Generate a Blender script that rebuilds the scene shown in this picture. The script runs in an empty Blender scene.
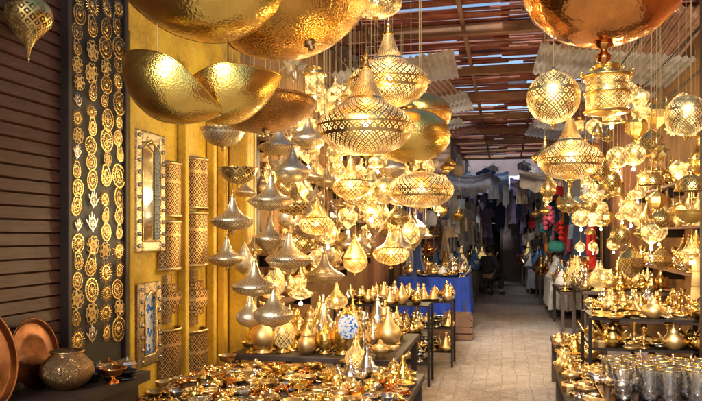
import bpy, math, random
from mathutils import Vector, Matrix, Euler
random.seed(11)
scene=bpy.context.scene
COL=scene.collection
PI=math.pi
CA,SA=.9754,.2204
YAW=-math.asin(SA)
def W(u,v,z): return Vector((u*CA+v*SA,-u*SA+v*CA,z))
def R(a,b): return random.uniform(a,b)

# ---------------------------------------------------------------- materials
def newmat(name):
    m=bpy.data.materials.new(name); m.use_nodes=True
    nt=m.node_tree; nt.nodes.clear()
    out=nt.nodes.new('ShaderNodeOutputMaterial')
    return m,nt,out
class G:
    def __init__(s,nt): s.nt=nt
    def n(s,t,**k):
        x=s.nt.nodes.new(t)
        for a,b in k.items(): setattr(x,a,b)
        return x
    def put(s,sock,val):
        if isinstance(val,bpy.types.NodeSocket): s.nt.links.new(val,sock)
        else: sock.default_value=val
    def m(s,op,a,b=None,c=None):
        x=s.n('ShaderNodeMath',operation=op)
        s.put(x.inputs[0],a)
        if b is not None: s.put(x.inputs[1],b)
        if c is not None: s.put(x.inputs[2],c)
        return x.outputs[0]
    def noise(s,scale,detail=4,vec=None,rough=.55):
        x=s.n('ShaderNodeTexNoise'); x.inputs['Scale'].default_value=scale
        x.inputs['Detail'].default_value=detail; x.inputs['Roughness'].default_value=rough
        if vec is not None: s.put(x.inputs['Vector'],vec)
        return x.outputs['Fac']
    def obj(s,scale=None,world=False):
        if world: o=s.n('ShaderNodeNewGeometry').outputs['Position']
        else: o=s.n('ShaderNodeTexCoord').outputs['Object']
        if scale:
            mp=s.n('ShaderNodeMapping'); mp.inputs['Scale'].default_value=scale
            s.put(mp.inputs['Vector'],o); o=mp.outputs[0]
        return o
    def ramp(s,fac,stops):
        x=s.n('ShaderNodeValToRGB'); s.put(x.inputs[0],fac)
        e=x.color_ramp.elements
        while len(e)<len(stops): e.new(.5)
        for i,(p,c) in enumerate(stops):
            e[i].position=p; e[i].color=(*c,1)
        return x.outputs[0]
    def mixc(s,f,a,b):
        x=s.n('ShaderNodeMix',data_type='RGBA'); s.put(x.inputs[0],f)
        s.put(x.inputs[6],a); s.put(x.inputs[7],b); return x.outputs[2]
    def bump(s,h,strength=.3,dist=.01):
        x=s.n('ShaderNodeBump'); x.inputs['Strength'].default_value=strength
        x.inputs['Distance'].default_value=dist; s.put(x.inputs['Height'],h)
        return x.outputs[0]
    def pr(s,base,rough=.5,metal=0,normal=None,**k):
        x=s.n('ShaderNodeBsdfPrincipled')
        s.put(x.inputs['Base Color'],base if isinstance(base,bpy.types.NodeSocket) else (*base,1))
        s.put(x.inputs['Roughness'],rough); s.put(x.inputs['Metallic'],metal)
        if normal is not None: s.put(x.inputs['Normal'],normal)
        for a,b in k.items(): s.put(x.inputs[a],b)
        return x.outputs[0]
def sc(c,f): return tuple(min(1,x*f) for x in c)

def m_rough(name,c,var=.35,scale=3,rough=.8,bump=.25,fine=40,world=True,stretch=None,dist=.01):
    m,nt,out=newmat(name); g=G(nt)
    o=g.obj(stretch,world)
    n1=g.noise(scale,6,o); n2=g.noise(fine,3,o)
    mix=g.m('ADD',g.m('MULTIPLY',n1,.7),g.m('MULTIPLY',n2,.3))
    col=g.ramp(mix,[(.3,sc(c,1-var)),(.5,c),(.72,sc(c,1+var))])
    g.put(out.inputs[0],g.pr(col,rough,0,g.bump(mix,bump,dist)))
    return m
def m_metal(name,c,rough=.25,hammer=0,bump=.3,var=.25):
    m,nt,out=newmat(name); g=G(nt)
    o=g.obj()
    n=g.noise(3.5,5,o)
    col=g.ramp(n,[(.3,sc(c,1-var)),(.55,c),(.8,sc(c,1.12))])
    rg=g.m('ADD',rough-.06,g.m('MULTIPLY',g.noise(9,4,o),.16))
    if hammer:
        vo=g.n('ShaderNodeTexVoronoi',feature='SMOOTH_F1'); g.put(vo.inputs['Vector'],o); vo.inputs['Scale'].default_value=hammer
        nn=g.bump(vo.outputs['Distance'],bump,.02)
    else:
        nn=g.bump(g.noise(30,3,o),bump*.4,.01)
    g.put(out.inputs[0],g.pr(col,rg,1,nn))
    return m
def m_engraved(name,c,rough=.3,scale=22,depth=.03,dark=.25):
    m,nt,out=newmat(name); g=G(nt); o=g.obj()
    vo=g.n('ShaderNodeTexVoronoi',feature='DISTANCE_TO_EDGE'); g.put(vo.inputs['Vector'],o); vo.inputs['Scale'].default_value=scale
    k=g.m('SMOOTH_MIN',vo.outputs['Distance'],.18,.05)
    col=g.ramp(k,[(0.0,sc(c,dark)),(.1,c)])
    g.put(out.inputs[0],g.pr(col,rough,1,g.bump(k,.5,depth)))
    return m
def m_lace(name,c,N=14,emit=0,rough=.3,ecol=(1,.62,.22),tr=.8,thick=.38,core=.17,hole_dark=(.03,.02,.01)):
    m,nt,out=newmat(name); g=G(nt)
    uv=g.n('ShaderNodeUVMap'); sp=g.n('ShaderNodeSeparateXYZ'); g.put(sp.inputs[0],uv.outputs[0])
    u,v=sp.outputs[0],sp.outputs[1]
    p=g.m('MULTIPLY',g.m('ADD',u,v),N); q=g.m('MULTIPLY',g.m('SUBTRACT',u,v),N)
    x=g.m('SUBTRACT',g.m('FRACT',g.m('ADD',p,1000)),.5); y=g.m('SUBTRACT',g.m('FRACT',g.m('ADD',q,1000)),.5)
    ax=g.m('ABSOLUTE',x); ay=g.m('ABSOLUTE',y)
    line=g.m('GREATER_THAN',g.m('MAXIMUM',ax,ay),thick)
    r=g.m('SQRT',g.m('ADD',g.m('MULTIPLY',x,x),g.m('MULTIPLY',y,y)))
    co=g.m('LESS_THAN',r,core)
    band=g.m('GREATER_THAN',g.m('FRACT',g.m('ADD',g.m('MULTIPLY',v,N*.16),1000.07)),.93)
    metal=g.m('MAXIMUM',g.m('MAXIMUM',line,co),band)
    o=g.obj()
    col=g.ramp(g.noise(4,4,o),[(.3,sc(c,.7)),(.6,c)])
    bs=g.pr(col,rough,1,g.bump(metal,.5,.02))
    if tr>0:
        t=g.n('ShaderNodeBsdfTransparent'); t.inputs[0].default_value=(tr,tr*.9,tr*.75,1); hole=t.outputs[0]
    else:
        t=g.n('ShaderNodeBsdfDiffuse'); t.inputs[0].default_value=(*hole_dark,1); hole=t.outputs[0]
    if emit:
        e=g.n('ShaderNodeEmission'); e.inputs[0].default_value=(*ecol,1)
        g.put(e.inputs[1],g.m('MULTIPLY',g.m('POWER',g.noise(1.8,2,o),3.8),emit*14))
        a=g.n('ShaderNodeAddShader'); g.put(a.inputs[0],hole); g.put(a.inputs[1],e.outputs[0]); hole=a.outputs[0]
    mx=g.n('ShaderNodeMixShader'); g.put(mx.inputs[0],metal); g.put(mx.inputs[1],hole); g.put(mx.inputs[2],bs)
    g.put(out.inputs[0],mx.outputs[0])
    try: m.cycles.emission_sampling='NONE'
    except: pass
    return m
def m_emit(name,c,s,samp=False):
    m,nt,out=newmat(name); g=G(nt)
    e=g.n('ShaderNodeEmission'); e.inputs[0].default_value=(*c,1); e.inputs[1].default_value=s
    g.put(out.inputs[0],e.outputs[0])
    if not samp:
        try: m.cycles.emission_sampling='NONE'
        except: pass
    return m

GOLD=(1,.70,.21)
M={}
M['gold']=m_metal('hammered_gold',(1,.69,.18),.18,34,.3)
M['leafgold']=m_metal('polished_gold',(1,.70,.17),.2,42,.12,.15)
M['goldd']=m_metal('hammered_dark_gold',(.85,.48,.11),.18,46,.2)
M['darkbronze']=m_metal('hammered_dark_bronze',(.46,.24,.07),.22,46,.2)
M['copper']=m_metal('polished_copper',(.92,.40,.11),.12,26,.06)
M['traymat']=m_metal('dark_copper',(.20,.085,.04),.22,0,.3,.4)
M['bronze']=m_engraved('engraved_bronze',(.46,.28,.13),.3,22)
M['brass']=m_metal('brass',(1,.69,.22),.19,0)
M['brassd']=m_metal('old_brass',(.70,.50,.24),.3,0)
M['silver']=m_metal('silver',(.86,.81,.73),.18,0)
M['engr']=m_engraved('engraved_brass',(1,.67,.22))
M['orn']=m_engraved('gold_filigree',(1,.72,.28),.28,9,.02,.06)
M['ornp']=m_metal('gold_wire',(1,.71,.26),.24,0)
M['engrs']=m_engraved('engraved_silver',(.80,.70,.52),.3,18)
M['frame']=m_engraved('engraved_frame_silver',(.62,.50,.32),.3,60,.006,.1)
M['iron']=m_metal('dark_iron',(.05,.04,.035),.5,0)
M['chain']=m_metal('dull_chain',(.40,.28,.14),.4,0)
M['lit']=m_lace('lit_filigree',GOLD,22,1.3,ecol=(1,.64,.21),tr=.25,thick=.35,core=.18)
M['lits']=m_lace('lit_filigree_coarse',GOLD,13,2.2,ecol=(1,.65,.22),tr=0,thick=.35,core=.18)
M['pale']=m_lace('pale_filigree',(1,.74,.30),38,1.0,.26,(1,.65,.24),.3,.34,.2)
M['paleg']=m_lace('pale_globe_filigree',(1,.76,.34),20,1.1,.3,(1,.65,.24),.12,.36,.2)
M['dull']=m_lace('unlit_filigree',(.98,.84,.58),30,0.0,.4,tr=0,thick=.34,core=.2,hole_dark=(.12,.07,.035))
M['dullg']=m_lace('gold_filigree_painted_glow',(1,.70,.24),14,0.08,.3,tr=0,thick=.36,core=.18,hole_dark=(.03,.016,.006))  # faint glow put into the holes though these lamps are unlit
M['sconce']=m_lace('pierced_sconce',(.70,.46,.20),18,0,.5,tr=0,thick=.37,core=.2,hole_dark=(.02,.01,.004))
M['bulb']=m_emit('bulb_glow',(1,.88,.62),60)
M['plank']=m_rough('brown_plank_wood',(.12,.05,.027),.5,5,.5,.3,30,True,(1.5,1.5,14))
M['yellow']=m_rough('mustard_yellow_paint',(.76,.48,.04),.55,3.2,.6,.4)
M['ochre']=m_rough('ochre_plaster',(.27,.14,.05),.4,2,.85,.3)
M['terra']=m_rough('terracotta_plaster',(.36,.17,.10),.35,2,.85,.3)
M['pink']=m_rough('weathered_pink_plaster',(.46,.32,.27),.5,1.3,.85,.4)
M['mauvewall']=m_rough('dark_mauve_plaster',(.17,.14,.16),.5,1.3,.85,.4)  # one dark mauve plaster tone for the end wall
M['dark']=m_rough('dark_wood',(.045,.025,.018),.4,6,.55,.3)
M['black']=m_rough('black_board',(.012,.010,.010),.5,8,.5,.2)
M['wood']=m_rough('timber',(.20,.10,.055),.45,4,.7,.4,30)
M['ground']=m_rough('dusty_ground',(.40,.35,.31),.3,.8,.85,.4,14,True)
def mk_paving():
    m,nt,out=newmat('worn_dusty_paving_painted_light'); g=G(nt); o=g.obj(None,True)
    a=g.noise(.55,8,o,.65); b=g.noise(6,8,o,.75); c=g.noise(110,4,o,.75); s_=g.noise(28,6,o,.75)
    f=g.m('ADD',g.m('ADD',g.m('MULTIPLY',a,.34),g.m('MULTIPLY',b,.3)),g.m('ADD',g.m('MULTIPLY',c,.14),g.m('MULTIPLY',s_,.22)))
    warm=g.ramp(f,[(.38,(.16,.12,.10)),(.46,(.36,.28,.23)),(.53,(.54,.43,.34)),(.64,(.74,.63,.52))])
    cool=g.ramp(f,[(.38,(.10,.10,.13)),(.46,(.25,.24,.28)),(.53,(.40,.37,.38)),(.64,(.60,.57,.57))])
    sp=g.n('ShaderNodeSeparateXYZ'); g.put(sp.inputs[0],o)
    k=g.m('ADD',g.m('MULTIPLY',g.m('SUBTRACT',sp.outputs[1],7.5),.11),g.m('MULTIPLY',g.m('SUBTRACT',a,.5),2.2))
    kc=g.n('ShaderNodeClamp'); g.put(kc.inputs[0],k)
    col=g.mixc(kc.outputs[0],warm,cool)  # warm near light and cooler far shade painted into the paving colour
    # irregular worn joints
    vo=g.n('ShaderNodeTexBrick'); vo.offset=.5; vo.inputs['Scale'].default_value=1.6; vo.inputs['Mortar Size'].default_value=.010; vo.inputs['Mortar Smooth'].default_value=.6
    mp=g.n('ShaderNodeMapping'); mp.inputs['Rotation'].default_value=(0,0,-YAW+PI/2)
    dn=g.n('ShaderNodeTexNoise'); dn.inputs['Scale'].default_value=2.5; g.put(dn.inputs['Vector'],o)
    ad=g.n('ShaderNodeVectorMath',operation='MULTIPLY_ADD'); g.put(ad.inputs[0],dn.outputs['Color']); ad.inputs[1].default_value=(.12,.12,.12); g.put(ad.inputs[2],o)
    g.put(mp.inputs['Vector'],ad.outputs[0]); g.put(vo.inputs['Vector'],mp.outputs[0])
    joint=g.m('MULTIPLY',vo.outputs['Fac'],g.m('MULTIPLY',g.m('GREATER_THAN',b,.46),.5))
    col=g.mixc(joint,col,(.07,.06,.06,1))
    g.put(out.inputs[0],g.pr(col,g.m('ADD',.4,g.m('MULTIPLY',b,.5)),0,g.bump(f,1.0,.05)))
    return m
M['paving']=mk_paving()
def mk_sheet(name,cols,fac=.5):
    m,nt,out=newmat(name); g=G(nt)
    o=g.obj(None,True)
    col=g.ramp(g.noise(3,6,o,.7),[(.3,cols[0]),(.55,cols[1]),(.8,cols[2])])
    a=g.pr(col,.5); t=g.n('ShaderNodeBsdfTranslucent'); g.put(t.inputs[0],col)
    mx=g.n('ShaderNodeMixShader'); mx.inputs[0].default_value=fac; g.put(mx.inputs[1],a); g.put(mx.inputs[2],t.outputs[0])
    g.put(out.inputs[0],mx.outputs[0]); return m
M['sheet']=mk_sheet('corrugated_grey_sheet',((.38,.34,.30),(.72,.69,.64),(.88,.86,.82)),.65)
M['rust']=mk_sheet('rusty_corrugated_iron',((.14,.05,.035),(.30,.14,.09),(.52,.42,.36)),.4)
M['slat']=mk_sheet('rust_red_slats',((.16,.05,.035),(.36,.12,.08),(.55,.28,.2)),.4)
def mk_glass(name):
    m,nt,out=newmat(name); g=G(nt)
    t=g.n('ShaderNodeBsdfTransparent'); t.inputs[0].default_value=(.97,.98,.99,1)
    gl=g.n('ShaderNodeBsdfGlossy'); gl.inputs['Roughness'].default_value=.04
    df=g.n('ShaderNodeBsdfTranslucent'); df.inputs[0].default_value=(.92,.95,.98,1)
    vo=g.n('ShaderNodeTexVoronoi'); g.put(vo.inputs['Vector'],g.obj()); vo.inputs['Scale'].default_value=90
    k=g.m('ADD',.12,g.m('MULTIPLY',g.m('LESS_THAN',vo.outputs['Distance'],.3),.22))
    m1=g.n('ShaderNodeMixShader'); g.put(m1.inputs[0],k); g.put(m1.inputs[1],t.outputs[0]); g.put(m1.inputs[2],df.outputs[0])
    mx=g.n('ShaderNodeMixShader'); fr=g.n('ShaderNodeFresnel'); fr.inputs[0].default_value=1.6
    g.put(mx.inputs[0],g.m('ADD',fr.outputs[0],.10)); g.put(mx.inputs[1],m1.outputs[0]); g.put(mx.inputs[2],gl.outputs[0])
    g.put(out.inputs[0],mx.outputs[0]); return m
M['glass']=mk_glass('patterned_tea_glass')
M['mirror']=m_metal('mirror_glass',(.85,.87,.85),.05,0,.02,.05)
def mk_mosaic(name,scale,em):
    m,nt,out=newmat(name); g=G(nt)
    vo=g.n('ShaderNodeTexVoronoi'); g.put(vo.inputs['Vector'],g.obj()); vo.inputs['Scale'].default_value=scale
    sp=g.n('ShaderNodeSeparateColor'); g.put(sp.inputs[0],vo.outputs['Color'])
    c=g.ramp(sp.outputs[0],[(.3,(.9,.95,1)),(.42,(.03,.15,.65)),(.62,(.05,.3,.8)),(.72,(.85,.92,1))])
    b=g.pr(c,.2,0,**{'Emission Color':c,'Emission Strength':em})
    g.put(out.inputs[0],b); return m
M['mosaic']=mk_mosaic('blue_white_mosaic',75,.35)
M['mosaic2']=mk_mosaic('blue_mosaic_tiles',48,0)
CL={}
for k,c in dict(navy=(.03,.05,.14),blue=(.015,.05,.36),teal=(.04,.28,.30),black=(.02,.02,.028),white=(.66,.69,.76),red=(.6,.03,.03),grey=(.24,.25,.31),orange=(.8,.3,.05),beige=(.50,.40,.30),pink=(.8,.15,.3),sky=(.26,.38,.58),violet=(.16,.13,.28)).items():
    CL[k]=m_rough('cloth_'+k,c,.4,6,.9,.2,60)

# ---------------------------------------------------------------- mesh builder
class MB:
    def __init__(s): s.v=[];s.f=[];s.uv=[];s.m=[];s.sm=[]
    def add(s,vs,fs,m=0,smooth=False,uvs=None,T=None):
        b=len(s.v)
        for p in vs:
            p=Vector(p)
            if T is not None: p=T@p
            s.v.append(p)
        for i,f in enumerate(fs):
            s.f.append([b+j for j in f]); s.m.append(m); s.sm.append(smooth)
            s.uv.append(uvs[i] if uvs else [(0,0)]*len(f))
        return s
    def lathe(s,prof,seg=24,m=0,T=None,arc=2*PI,a0=0,smooth=True):
        rm=max(r for r,z in prof) or 1
        L=[0]
        for i in range(1,len(prof)):
            L.append(L[-1]+math.hypot(prof[i][0]-prof[i-1][0],prof[i][1]-prof[i-1][1]))
        full=abs(arc-2*PI)<1e-4
        n=seg if full else seg+1
        vs=[];fs=[];uvs=[]
        for r,z in prof:
            for i in range(n):
                a=a0+arc*i/seg
                vs.append((r*math.cos(a),r*math.sin(a),z))
        for j in range(len(prof)-1):
            for i in range(seg):
                i2=(i+1)%n if full else i+1
                fs.append([j*n+i,j*n+i2,(j+1)*n+i2,(j+1)*n+i])
                k=arc/(2*PI)
                u0,u1=i/seg*k,(i+1)/seg*k; c=2*PI*rm
                uvs.append([(u0,L[j]/c),(u1,L[j]/c),(u1,L[j+1]/c),(u0,L[j+1]/c)])
        return s.add(vs,fs,m,smooth,uvs,T)
    def box(s,c,d,m=0,T=None,R_=None):
        vs=[]
        for x in(-.5,.5):
            for y in(-.5,.5):
                for z in(-.5,.5):
                    p=Vector((x*d[0],y*d[1],z*d[2]))
                    if R_ is not None: p=R_@p
                    vs.append(p+Vector(c))
        fs=[[0,1,3,2],[4,6,7,5],[0,4,5,1],[2,3,7,6],[0,2,6,4],[1,5,7,3]]
        return s.add(vs,fs,m,False,None,T)
    def tube(s,pts,r,seg=8,m=0,T=None,closed=False):
        pts=[Vector(p) for p in pts]; n=len(pts)
        vs=[];fs=[]
        for i,p in enumerate(pts):
            if closed: d=pts[(i+1)%n]-pts[i-1]
            else: d=pts[min(i+1,n-1)]-pts[max(i-1,0)]
            d.normalize()
            up=Vector((0,0,1)) if abs(d.z)<.9 else Vector((1,0,0))
            a=d.cross(up).normalized(); b=d.cross(a)
            rr=r[i] if isinstance(r,(list,tuple)) else r
            for k in range(seg):
                t=2*PI*k/seg; vs.append(p+a*math.cos(t)*rr+b*math.sin(t)*rr)
        for i in range(n if closed else n-1):
            j=(i+1)%n
            for k in range(seg):
                k2=(k+1)%seg
                fs.append([i*seg+k,i*seg+k2,j*seg+k2,j*seg+k])
        if not closed:
            fs.append(list(range(seg))[::-1]); fs.append([(n-1)*seg+k for k in range(seg)])
        return s.add(vs,fs,m,True,None,T)
    def mesh(s,name,mats):
        me=bpy.data.meshes.new(name)
        me.from_pydata([tuple(p) for p in s.v],[],s.f)
        for x in (mats if isinstance(mats,(list,tuple)) else [mats]): me.materials.append(x)
        ul=me.uv_layers.new(name='UVMap')
        flat=[]
        for f in s.uv:
            for a in f: flat+= [a[0],a[1]]
        ul.data.foreach_set('uv',flat)
        me.polygons.foreach_set('material_index',s.m)
        me.polygons.foreach_set('use_smooth',s.sm)
        me.update()
        return me
def ob(name,me,loc=(0,0,0),rot=(0,0,0),parent=None,scale=(1,1,1),label=None,cat=None,group=None,kind=None):
    o=bpy.data.objects.new(name,me); COL.objects.link(o)
    o.location=loc; o.rotation_euler=rot; o.scale=scale
    if parent is not None: o.parent=parent
    if label: o['label']=label
    if cat: o['category']=cat
    if group: o['group']=group
    if kind: o['kind']=kind
    return o
def thing(name,label,cat,loc=(0,0,0),rot=(0,0,0),scale=(1,1,1),group=None):
    o=ob(name,None,loc,rot,None,scale,label,cat,group); o.empty_display_size=.1
    return o
def bev(o,w=.004):
    b=o.modifiers.new('bevel','BEVEL'); b.width=w; b.segments=2; b.limit_method='ANGLE'
    return o
FR=(0,0,YAW)

# ---------------------------------------------------------------- ground
g=MB().add([(-300,-300,0),(300,-300,0),(300,300,0),(-300,300,0)],[[0,1,2,3]])
ob('ground',g.mesh('ground',M['ground']),kind='structure')
g=MB().add([(-2.2,-4,.004),(2.1,-4,.004),(2.1,25.5,.004),(-2.2,25.5,.004)],[[0,1,2,3]])
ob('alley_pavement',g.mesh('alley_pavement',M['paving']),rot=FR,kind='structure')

# ---------------------------------------------------------------- buildings
def building(u0,u1,v0,v1,h,mat,label,doors=(),side=1):
    e=thing('shop_building',label,'building',W((u0+u1)/2,(v0+v1)/2,0),FR)
    w=u1-u0; l=v1-v0
    ob('wall',MB().box((0,0,h/2),(w,l-.006,h)).mesh('wall',mat),parent=e)
    ob('cornice',MB().box((0,0,h+.08),(w+.16,l-.01,.16)).mesh('cornice',M['ochre']),parent=e)
    for dv in doors:
        x=(w/2+.02)*side; y=dv-(v0+v1)/2
        ob('door',MB().box((x,y,1.05),(.05,.9,2.1)).box((x+.03*side,y-.2,1.5),(.02,.3,.9)).box((x+.03*side,y+.2,1.5),(.02,.3,.9)).box((x+.03*side,y,.5),(.02,.7,.7)).mesh('door',M['wood']),parent=e)
        ob('door_frame',MB().box((x+.01*side,y-.5,1.1),(.1,.1,2.2)).box((x+.01*side,y+.5,1.1),(.1,.1,2.2)).box((x+.01*side,y,2.25),(.1,1.1,.1)).mesh('frame',M['dark']),parent=e)
    return e
building(-5.2,-2.2,-1,3.58,4.4,M['ochre'],'brown shop building beside the covered alley')
building(-5.2,-2.2,3.58,5.46,4.4,M['yellow'],'yellow painted shop wall hung with sconces')
building(-5.2,-2.2,5.46,11,4.4,M['ochre'],'ochre shop building behind the hanging lamps')
building(-5.2,-2.1,11,18,4.6,M['terra'],'terracotta plaster shop building with wooden doors',(13,16.2))
building(-5.2,-1.4,18,25,4.3,M['pink'],'pale plaster shop building with wooden doors',(20,23.5))
building(2.1,5,0,5,4.2,M['terra'],'terracotta shop building beside the stalls',(),-1)
building(2.1,5,5,12,4.4,M['ochre'],'ochre shop building behind the gold lamp stall',(),-1)
building(1.9,5,12,19,4.6,M['terra'],'terracotta shop building with wooden doors',(14,17),-1)
building(1.2,5,19,25,4.3,M['pink'],'pale pink plaster shop building with doors',(21,),-1)
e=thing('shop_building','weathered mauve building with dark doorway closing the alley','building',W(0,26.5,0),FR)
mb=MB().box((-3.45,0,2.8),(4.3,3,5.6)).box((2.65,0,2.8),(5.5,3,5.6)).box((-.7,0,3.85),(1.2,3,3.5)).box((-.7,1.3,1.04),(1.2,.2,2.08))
ob('wall',mb.mesh('wall',M['mauvewall']),parent=e)
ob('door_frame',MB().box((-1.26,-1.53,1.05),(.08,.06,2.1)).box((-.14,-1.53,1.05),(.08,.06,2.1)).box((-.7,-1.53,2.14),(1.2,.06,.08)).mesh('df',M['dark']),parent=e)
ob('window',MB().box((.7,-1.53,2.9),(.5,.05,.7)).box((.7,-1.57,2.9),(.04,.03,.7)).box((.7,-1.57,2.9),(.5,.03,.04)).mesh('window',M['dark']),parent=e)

# plank shutter
mb=MB(); z=.0
while z<4.2:
    h=.062
    vs=[(0,0,z),(.022,0,z+.006),(.014,0,z+h-.004),(0,0,z+h)]
    a=[(x,-1,zz) for x,_,zz in vs]; b=[(x,3.04,zz) for x,_,zz in vs]
    mb.add(a+b,[[0,4,5,1],[1,5,6,2],[2,6,7,3],[4,7,6,5]])
    z+=h
ob('plank_shutter',mb.mesh('plank_shutter',M['plank']),W(-2.19,0,0),FR,label='dark brown horizontal plank shutter on shop front',cat='shutter')
e=thing('display_board','black board covered with gold filigree ornaments','display board',W(-2.16,3.29,.9),FR)
ob('panel',MB().box((0,0,1.1),(.03,.5,2.2)).mesh('panel',M['black']),parent=e)
bev(ob('frame',MB().box((.01,-.265,1.1),(.05,.03,2.2)).box((.01,.265,1.1),(.05,.03,2.2)).box((.01,0,-.015),(.05,.56,.03)).box((.01,0,2.215),(.05,.56,.03)).mesh('frame',M['dark']),parent=e))

def polar(mb,rf,hf,n=48,rings=6,r0=0,m=0,T=None):
    vs=[];fs=[]
    for j in range(rings+1):
        t=r0+(1-r0)*j/rings
        for i in range(n):
            a=2*PI*i/n; r=rf(a)*t
            vs.append((hf(t,a),r*math.cos(a),r*math.sin(a)))
    for i in range(n):
        a=2*PI*i/n; vs.append((-.1,rf(a)*math.cos(a),rf(a)*math.sin(a)))
    for j in range(rings+1):
        for i in range(n):
            i2=(i+1)%n; fs.append([j*n+i,j*n+i2,(j+1)*n+i2,(j+1)*n+i])
    return mb.add(vs,fs,m,True,None,T)
def spokes(mb,n,ra,rb,w):
    for i in range(n):
        a=2*PI*i/n; r=(ra+rb)/2
        mb.box((0,r*math.cos(a),r*math.sin(a)),(.1,rb-ra,w),0,None,Matrix.Rotation(a,3,'X'))
orn=[]
mb=polar(MB(),lambda a:1+.08*abs(math.cos(8*a)),lambda t,a:.1,64,2,.9); polar(mb,lambda a:.62,lambda t,a:.1,40,2,.88); polar(mb,lambda a:.22+.05*math.cos(6*a),lambda t,a:.2*(1-t*t),36,4); spokes(mb,22,.6,.92,.035); spokes(mb,11,.2,.56,.04); orn.append(mb.mesh('ring_medallion',M['ornp']))
mb=polar(MB(),lambda a:.6,lambda t,a:.1,48,2,.84); polar(mb,lambda a:.22+.04*math.cos(8*a),lambda t,a:.2*(1-t*t),32,4); spokes(mb,14,.2,.52,.04)
for i in range(24):
    a=2*PI*i/24; mb.add([(0,.6*math.cos(a-.07),.6*math.sin(a-.07)),(0,.6*math.cos(a+.07),.6*math.sin(a+.07)),(0,1.1*math.cos(a),1.1*math.sin(a)),(.08,.6*math.cos(a),.6*math.sin(a))],[[0,2,3],[1,3,2]])
orn.append(mb.mesh('sunburst',M['ornp']))
tf=lambda a:(.72+.04*math.cos(14*a))*(1+.75*max(0,math.sin(a))**6)
mb=polar(MB(),tf,lambda t,a:.1,64,2,.88); polar(mb,lambda a:tf(a)*.6,lambda t,a:.1,48,2,.84); polar(mb,lambda a:.16,lambda t,a:.2*(1-t*t),24,3); spokes(mb,18,.42,.66,.035); spokes(mb,8,.12,.38,.04)
orn.append(mb.mesh('teardrop',M['ornp']))
mb=MB()
polar(mb,lambda a:.5+.02*math.cos(10*a),lambda t,a:.12,40,2,.78); polar(mb,lambda a:.18,lambda t,a:.2*(1-t*t),24,3); spokes(mb,10,.16,.4,.045)
for y,zt,w in((-.3,.75,.09),(0,.95,.10),(.3,.75,.09)):
    mb.tube([(0,y,.3),(0,y,zt*.7),(0,y,zt)],[w,w,w*.4],8)
for s_ in(-1,1): mb.tube([(0,s_*.35,-.1),(0,s_*.6,.1),(0,s_*.78,.38)],[.09,.09,.05],8)
mb.box((0,0,-.6),(.05,.16,.2)); orn.append(mb.mesh('hand_charm',M['silver']))
mb=polar(MB(),lambda a:.85+.08*math.cos(10*a+.3),lambda t,a:.1,60,2,.88); polar(mb,lambda a:.55+.12*math.cos(6*a),lambda t,a:.1+.06*math.cos(t*20),60,4,.5); polar(mb,lambda a:.16,lambda t,a:.25*(1-t*t),20,3); spokes(mb,6,.14,.9,.05); orn.append(mb.mesh('flower',M['orn']))
onames=['ring_medallion','sunburst_medallion','teardrop_pendant','hand_pendant','flower_medallion']
for cidx,yc in enumerate((-.19,-.065,.065,.19)):
    z=.98+R(0,.05)
    while z<3.07:
        t=random.choices(range(5),[4,5,3,1,2])[0]
        s=R(.042,.068)
        z+=s*.9
        ob(onames[t],orn[t],W(-2.138+R(0,.008),3.29+yc+R(-.012,.012),z),(R(-.4,.4),R(-.08,.08),YAW+R(-.1,.1)),None,(s*.25,s*.95,s),'gold openwork '+onames[t].replace('_',' ')+' pinned to black board','wall ornament','gold ornaments on the black board')
        z+=s*.9+R(.0,.012)

e=thing('wooden_counter','dark wooden counter against the plank shutter','counter',W(-2.0,2.4,0),FR)
ob('countertop',MB().box((0,0,.87),(.38,1.7,.05)).mesh('top',M['dark']),parent=e)
ob('cabinet',MB().box((-.02,0,.42),(.32,1.64,.845)).mesh('cab',M['dark']),parent=e)
pr=[(0,0),(.2,.004),(.5,.004),(.55,.012),(.6,.004),(.84,0),(.87,.0),(.93,.05),(.98,.07),(1,.06),(.97,.03),(.85,-.03),(0,-.03)]
tray=MB().lathe(pr,64).mesh('tray',M['traymat'])
ob('copper_tray',tray,W(-2.07,2.33,1.10),(0,1.35,YAW),None,(.23,.23,.23),'large round dark copper tray leaning on shutter','tray')
ob('copper_tray',tray,W(-2.1,2.72,1.06),(0,1.38,YAW),None,(.165,.165,.2),'smaller round dark copper tray leaning on shutter','tray')
def potobj(loc,s,label):
    e=thing('engraved_pot',label,'pot',loc,(0,0,R(0,6)),(s,s,s))
    ob('pot_body',MB().lathe([(0,0),(.45,0),(.5,.06),(.85,.3),(1,.62),(.95,.95),(.65,1.25),(.55,1.33),(.62,1.42),(.6,1.42),(.5,1.3),(0,1.2)],40).mesh('pot',M['bronze']),parent=e)
    ob('rim',MB().lathe([(.6,1.42),(.66,1.44),(.62,1.48),(.56,1.44)],32).mesh('rim',M['brassd']),parent=e)
potobj(W(-1.97,2.78,.895),.12,'round engraved bronze pot on wooden counter')

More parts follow.
